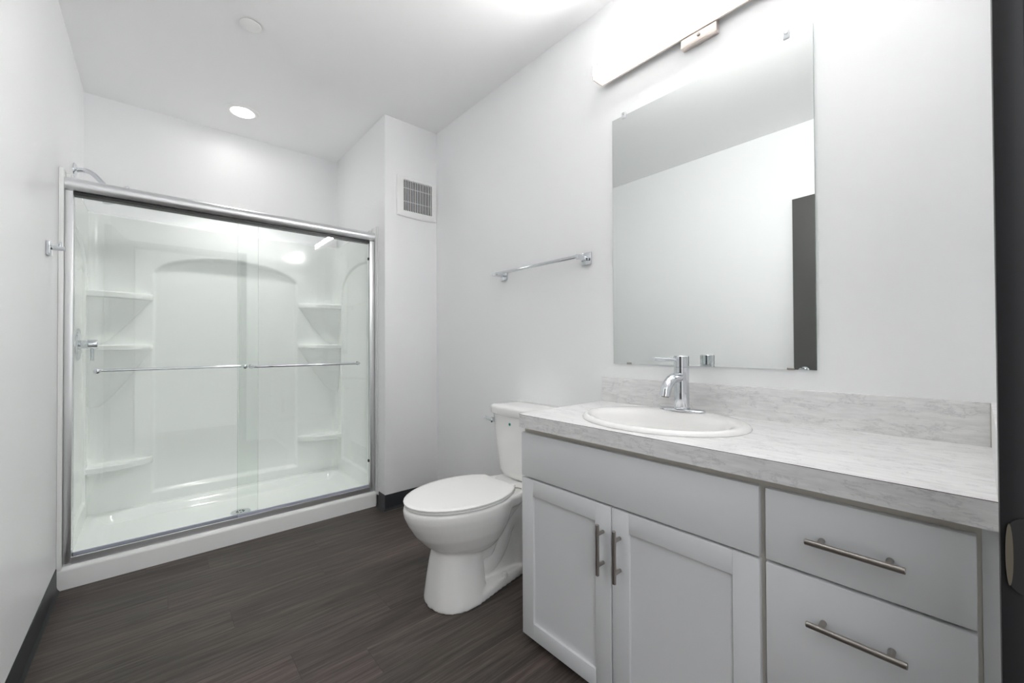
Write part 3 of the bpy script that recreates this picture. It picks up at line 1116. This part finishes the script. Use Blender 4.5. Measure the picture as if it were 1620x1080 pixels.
def cutegg(xtip, xback, hw, wb, z, x0, n=60):
    """front half ellipse, back half ellipse cut straight at xback"""
    pts = []
    q = math.sqrt(max(1e-6, 1 - (wb / hw) ** 2))
    ab = (xback - x0) / q
    amax = math.asin(q)
    N = n // 2
    for i in range(N + 1):                 # -y side of the back to +y through the tip
        t = -amax + (PI + 2 * amax) * i / N
        # angle measured so that t = PI/2 is the tip
        x = x0 - (math.sin(t) * (x0 - xtip) if math.sin(t) > 0 else math.sin(t) * ab)
        pts.append((x, TY - hw * math.cos(t), z))
    return pts


bw = MB()
# bowl
bw.loft([egg(-0.600, -0.40, 0.070, 0.190), egg(-0.655, -0.36, 0.122, 0.222), egg(-0.710, -0.33, 0.154, 0.260), egg(-0.755, -0.30, 0.176, 0.310),
         egg(-0.786, -0.28, 0.190, 0.360), egg(-0.802, -0.27, 0.197, 0.395), egg(-0.806, -0.26, 0.199, 0.420), egg(-0.803, -0.26, 0.197, 0.432), egg(-0.795, -0.27, 0.190, 0.437)])
# pedestal column
bw.loft([egg(-0.703, -0.440, 0.136, 0.0, pw=2.3), egg(-0.702, -0.440, 0.135, 0.020, pw=2.3), egg(-0.692, -0.445, 0.124, 0.09, pw=2.4), egg(-0.680, -0.450, 0.113, 0.17, pw=2.4), egg(-0.668, -0.440, 0.108, 0.225, pw=2.4), egg(-0.66, -0.40, 0.11, 0.29)])
# foot running back to the wall
ft = []
for zz, g_ in ((0.0, 0.0), (0.030, 0.0), (0.042, 0.006)):
    ft.append([(-0.62, TY - 0.130 + g_, zz), (-0.50, TY - 0.128 + g_, zz), (-0.40, TY - 0.108 + g_, zz), (-0.22, TY - 0.078 + g_, zz), (-0.14, TY - 0.066 + g_, zz), (-0.11 - g_, TY - 0.04, zz),
               (-0.11 - g_, TY + 0.04, zz), (-0.14, TY + 0.066 - g_, zz), (-0.22, TY + 0.078 - g_, zz), (-0.40, TY + 0.108 - g_, zz), (-0.50, TY + 0.128 - g_, zz), (-0.62, TY + 0.130 - g_, zz)])
bw.loft(ft)
# shoulder behind the bowl and web
sh_r = []
for zz, xa, xb_, w_ in ((0.16, -0.52, -0.40, 0.088), (0.22, -0.53, -0.375, 0.100), (0.29, -0.53, -0.345, 0.118), (0.36, -0.5, -0.28, 0.135), (0.40, -0.5, -0.25, 0.15)):
    sh_r.append([(xa, TY - w_, zz), (xb_ - 0.03, TY - w_, zz), (xb_, TY - w_ * 0.75, zz), (xb_, TY + w_ * 0.75, zz), (xb_ - 0.03, TY + w_, zz), (xa, TY + w_, zz)])
bw.loft(sh_r)
bw.box(-0.50, -0.14, TY - 0.045, TY + 0.045, 0.01, 0.41)
# trapway
pts = [(-0.46, TY, 0.085), (-0.40, TY, 0.095), (-0.355, TY, 0.15), (-0.32, TY, 0.235), (-0.275, TY, 0.285), (-0.225, TY, 0.27), (-0.20, TY, 0.20), (-0.195, TY, 0.10), (-0.195, TY, 0.02)]
sm_ = []
for i in range(len(pts) - 1):
    for t in (0, 0.25, 0.5, 0.75):
        p0 = Vector(pts[max(i - 1, 0)]); p1 = Vector(pts[i]); p2 = Vector(pts[i + 1]); p3 = Vector(pts[min(i + 2, len(pts) - 1)])
        sm_.append(tuple(0.5 * ((2 * p1) + (p2 - p0) * t + (2 * p0 - 5 * p1 + 4 * p2 - p3) * t * t + (3 * p1 - p0 - 3 * p2 + p3) * t ** 3)))
sm_.append(pts[-1])
bw.tube(sm_, [0.050 + 0.022 * min(1, k / 10) for k in range(len(sm_))], 24)
# deck that carries the tank
dk = []
for zz, g_ in ((0.378, 0.018), (0.392, 0.004), (0.425, 0.0), (0.437, 0.004)):
    dk.append([(-0.42, TY - 0.17 + g_, zz), (-0.32, TY - 0.165 + g_, zz), (-0.22, TY - 0.128 + g_, zz), (-0.10, TY - 0.118 + g_, zz), (-0.035 - g_, TY - 0.105 + g_, zz),
               (-0.035 - g_, TY + 0.105 - g_, zz), (-0.10, TY + 0.118 - g_, zz), (-0.22, TY + 0.128 - g_, zz), (-0.32, TY + 0.165 - g_, zz), (-0.42, TY + 0.17 - g_, zz)])
bw.loft(dk)
bowl = bw.build('bowl', PORCELAIN, tl, 180)
md = bowl.modifiers.new('remesh', 'REMESH')
md.mode = 'VOXEL'
md.voxel_size = 0.0055
md.use_smooth_shade = True
md = bowl.modifiers.new('smooth', 'SMOOTH')
md.factor = 0.5
md.iterations = 7

LX0 = -0.520


def egg_slab(name, mat, z0, z1, grow, parent, dome=0.0):
    b = MB()
    b.loft([cutegg(-0.802 - grow + 0.006, -0.310, 0.199 + grow - 0.006, 0.115, z0, LX0), cutegg(-0.802 - grow, -0.309, 0.199 + grow, 0.117, z0 + 0.003, LX0), cutegg(-0.802 - grow, -0.309, 0.199 + grow, 0.117, z1 - 0.004, LX0),
            cutegg(-0.802 - grow + 0.004, -0.311, 0.199 + grow - 0.004, 0.115, z1 - 0.001, LX0), cutegg(-0.79 - grow + 0.006, -0.316, 0.199 + grow - 0.02, 0.110, z1, LX0),
            cutegg(-0.70, -0.36, 0.12, 0.07, z1 + dome, LX0)])
    return b.build(name, mat, parent, 50)


egg_slab('seat', SEATP, 0.4375, 0.449, -0.002, tl)
lid = egg_slab('lid', SEATP, 0.4495, 0.4605, 0.001, tl, 0.0015)
for sy in (-1, 1):
    b = MB()
    b.box(-0.318, -0.282, TY + sy * 0.072 - 0.020, TY + sy * 0.072 + 0.020, 0.4365, 0.453, 0.005, 3)
    b.build('hinge', SEATP, tl)
tag_ = MB()
tag_.tube([(-0.322, TY - 0.112, 0.452), (-0.306, TY - 0.118, 0.449), (-0.290, TY - 0.116, 0.445), (-0.276, TY - 0.124, 0.4395)], 0.0028, 8)
tag_.build('bumper_tab', CAULK, tl)


def tank_ring(hw, xb_, xf, bow, z, r=5.0, n=64):
    pts = []
    xm = (xb_ + xf) / 2
    hd2 = (xb_ - xf) / 2
    for k in range(n):
        a = 2 * PI * k / n
        y = hw * math.copysign(abs(math.cos(a)) ** (2 / r), math.cos(a))
        x = xm + hd2 * math.copysign(abs(math.sin(a)) ** (2 / r), math.sin(a))
        if math.sin(a) < 0:
            x -= bow * (1 - (y / hw) ** 2)
        pts.append((x, TY + y, z))
    return pts


tk_ = MB()
tk_.loft([tank_ring(0.118, -0.04, -0.195, 0.010, 0.4385), tank_ring(0.130, -0.035, -0.205, 0.014, 0.446), tank_ring(0.146, -0.03, -0.210, 0.018, 0.475), tank_ring(0.164, -0.027, -0.212, 0.02, 0.56), tank_ring(0.184, -0.024, -0.213, 0.022, 0.66), tank_ring(0.200, -0.022, -0.213, 0.022, 0.757)])
tank = tk_.build('tank', PORCELAIN, tl, 50)
tk_ = MB()
tk_.loft([tank_ring(0.206, -0.018, -0.219, 0.022, 0.758), tank_ring(0.211, -0.014, -0.224, 0.022, 0.762), tank_ring(0.212, -0.013, -0.225, 0.022, 0.792), tank_ring(0.209, -0.016, -0.222, 0.022, 0.800), tank_ring(0.201, -0.024, -0.214, 0.022, 0.804), tank_ring(0.12, -0.07, -0.16, 0.015, 0.806)])
tk_.build('tank_lid', PORCELAIN, tl, 50)
lv = MB()
LYP = TY + 0.163
lv.lathe((-0.2095, LYP, 0.722), (-1, 0.1, 0), [(-0.012, 0.013), (0.010, 0.013), (0.016, 0.015), (0.021, 0.014), (0.024, 0.009), (0.024, 0)], 24)
lv.tube([(-0.226, LYP + 0.004, 0.722), (-0.228, LYP + 0.035, 0.725), (-0.222, LYP + 0.062, 0.727)], [0.0085, 0.0075, 0.0075], 14)
lv.build('flush_lever', CHROME, tank)
em = MB()
em.lathe((-0.2362, TY + 0.006, 0.720), (-1, 0, 0), [(-0.006, 0.0075), (0.0008, 0.0075), (0.0010, 0.0)], 24)
em.lathe((-0.2372, TY + 0.006, 0.720), (-1, 0, 0), [(0.0, 0.0035), (0.0005, 0.0035)], 16, 1)
em.build('emblem', [TEAL, BLACKP], tank)
for sy in (-1, 1):
    b = MB()
    b.lathe((-0.352, TY + sy * 0.088, 0.038), (0, 0, 1), [(0, 0.015), (0.012, 0.0145), (0.020, 0.011), (0.023, 0.005), (0.0235, 0)], 20)
    b.build('bolt_cap', SEATP, tl)
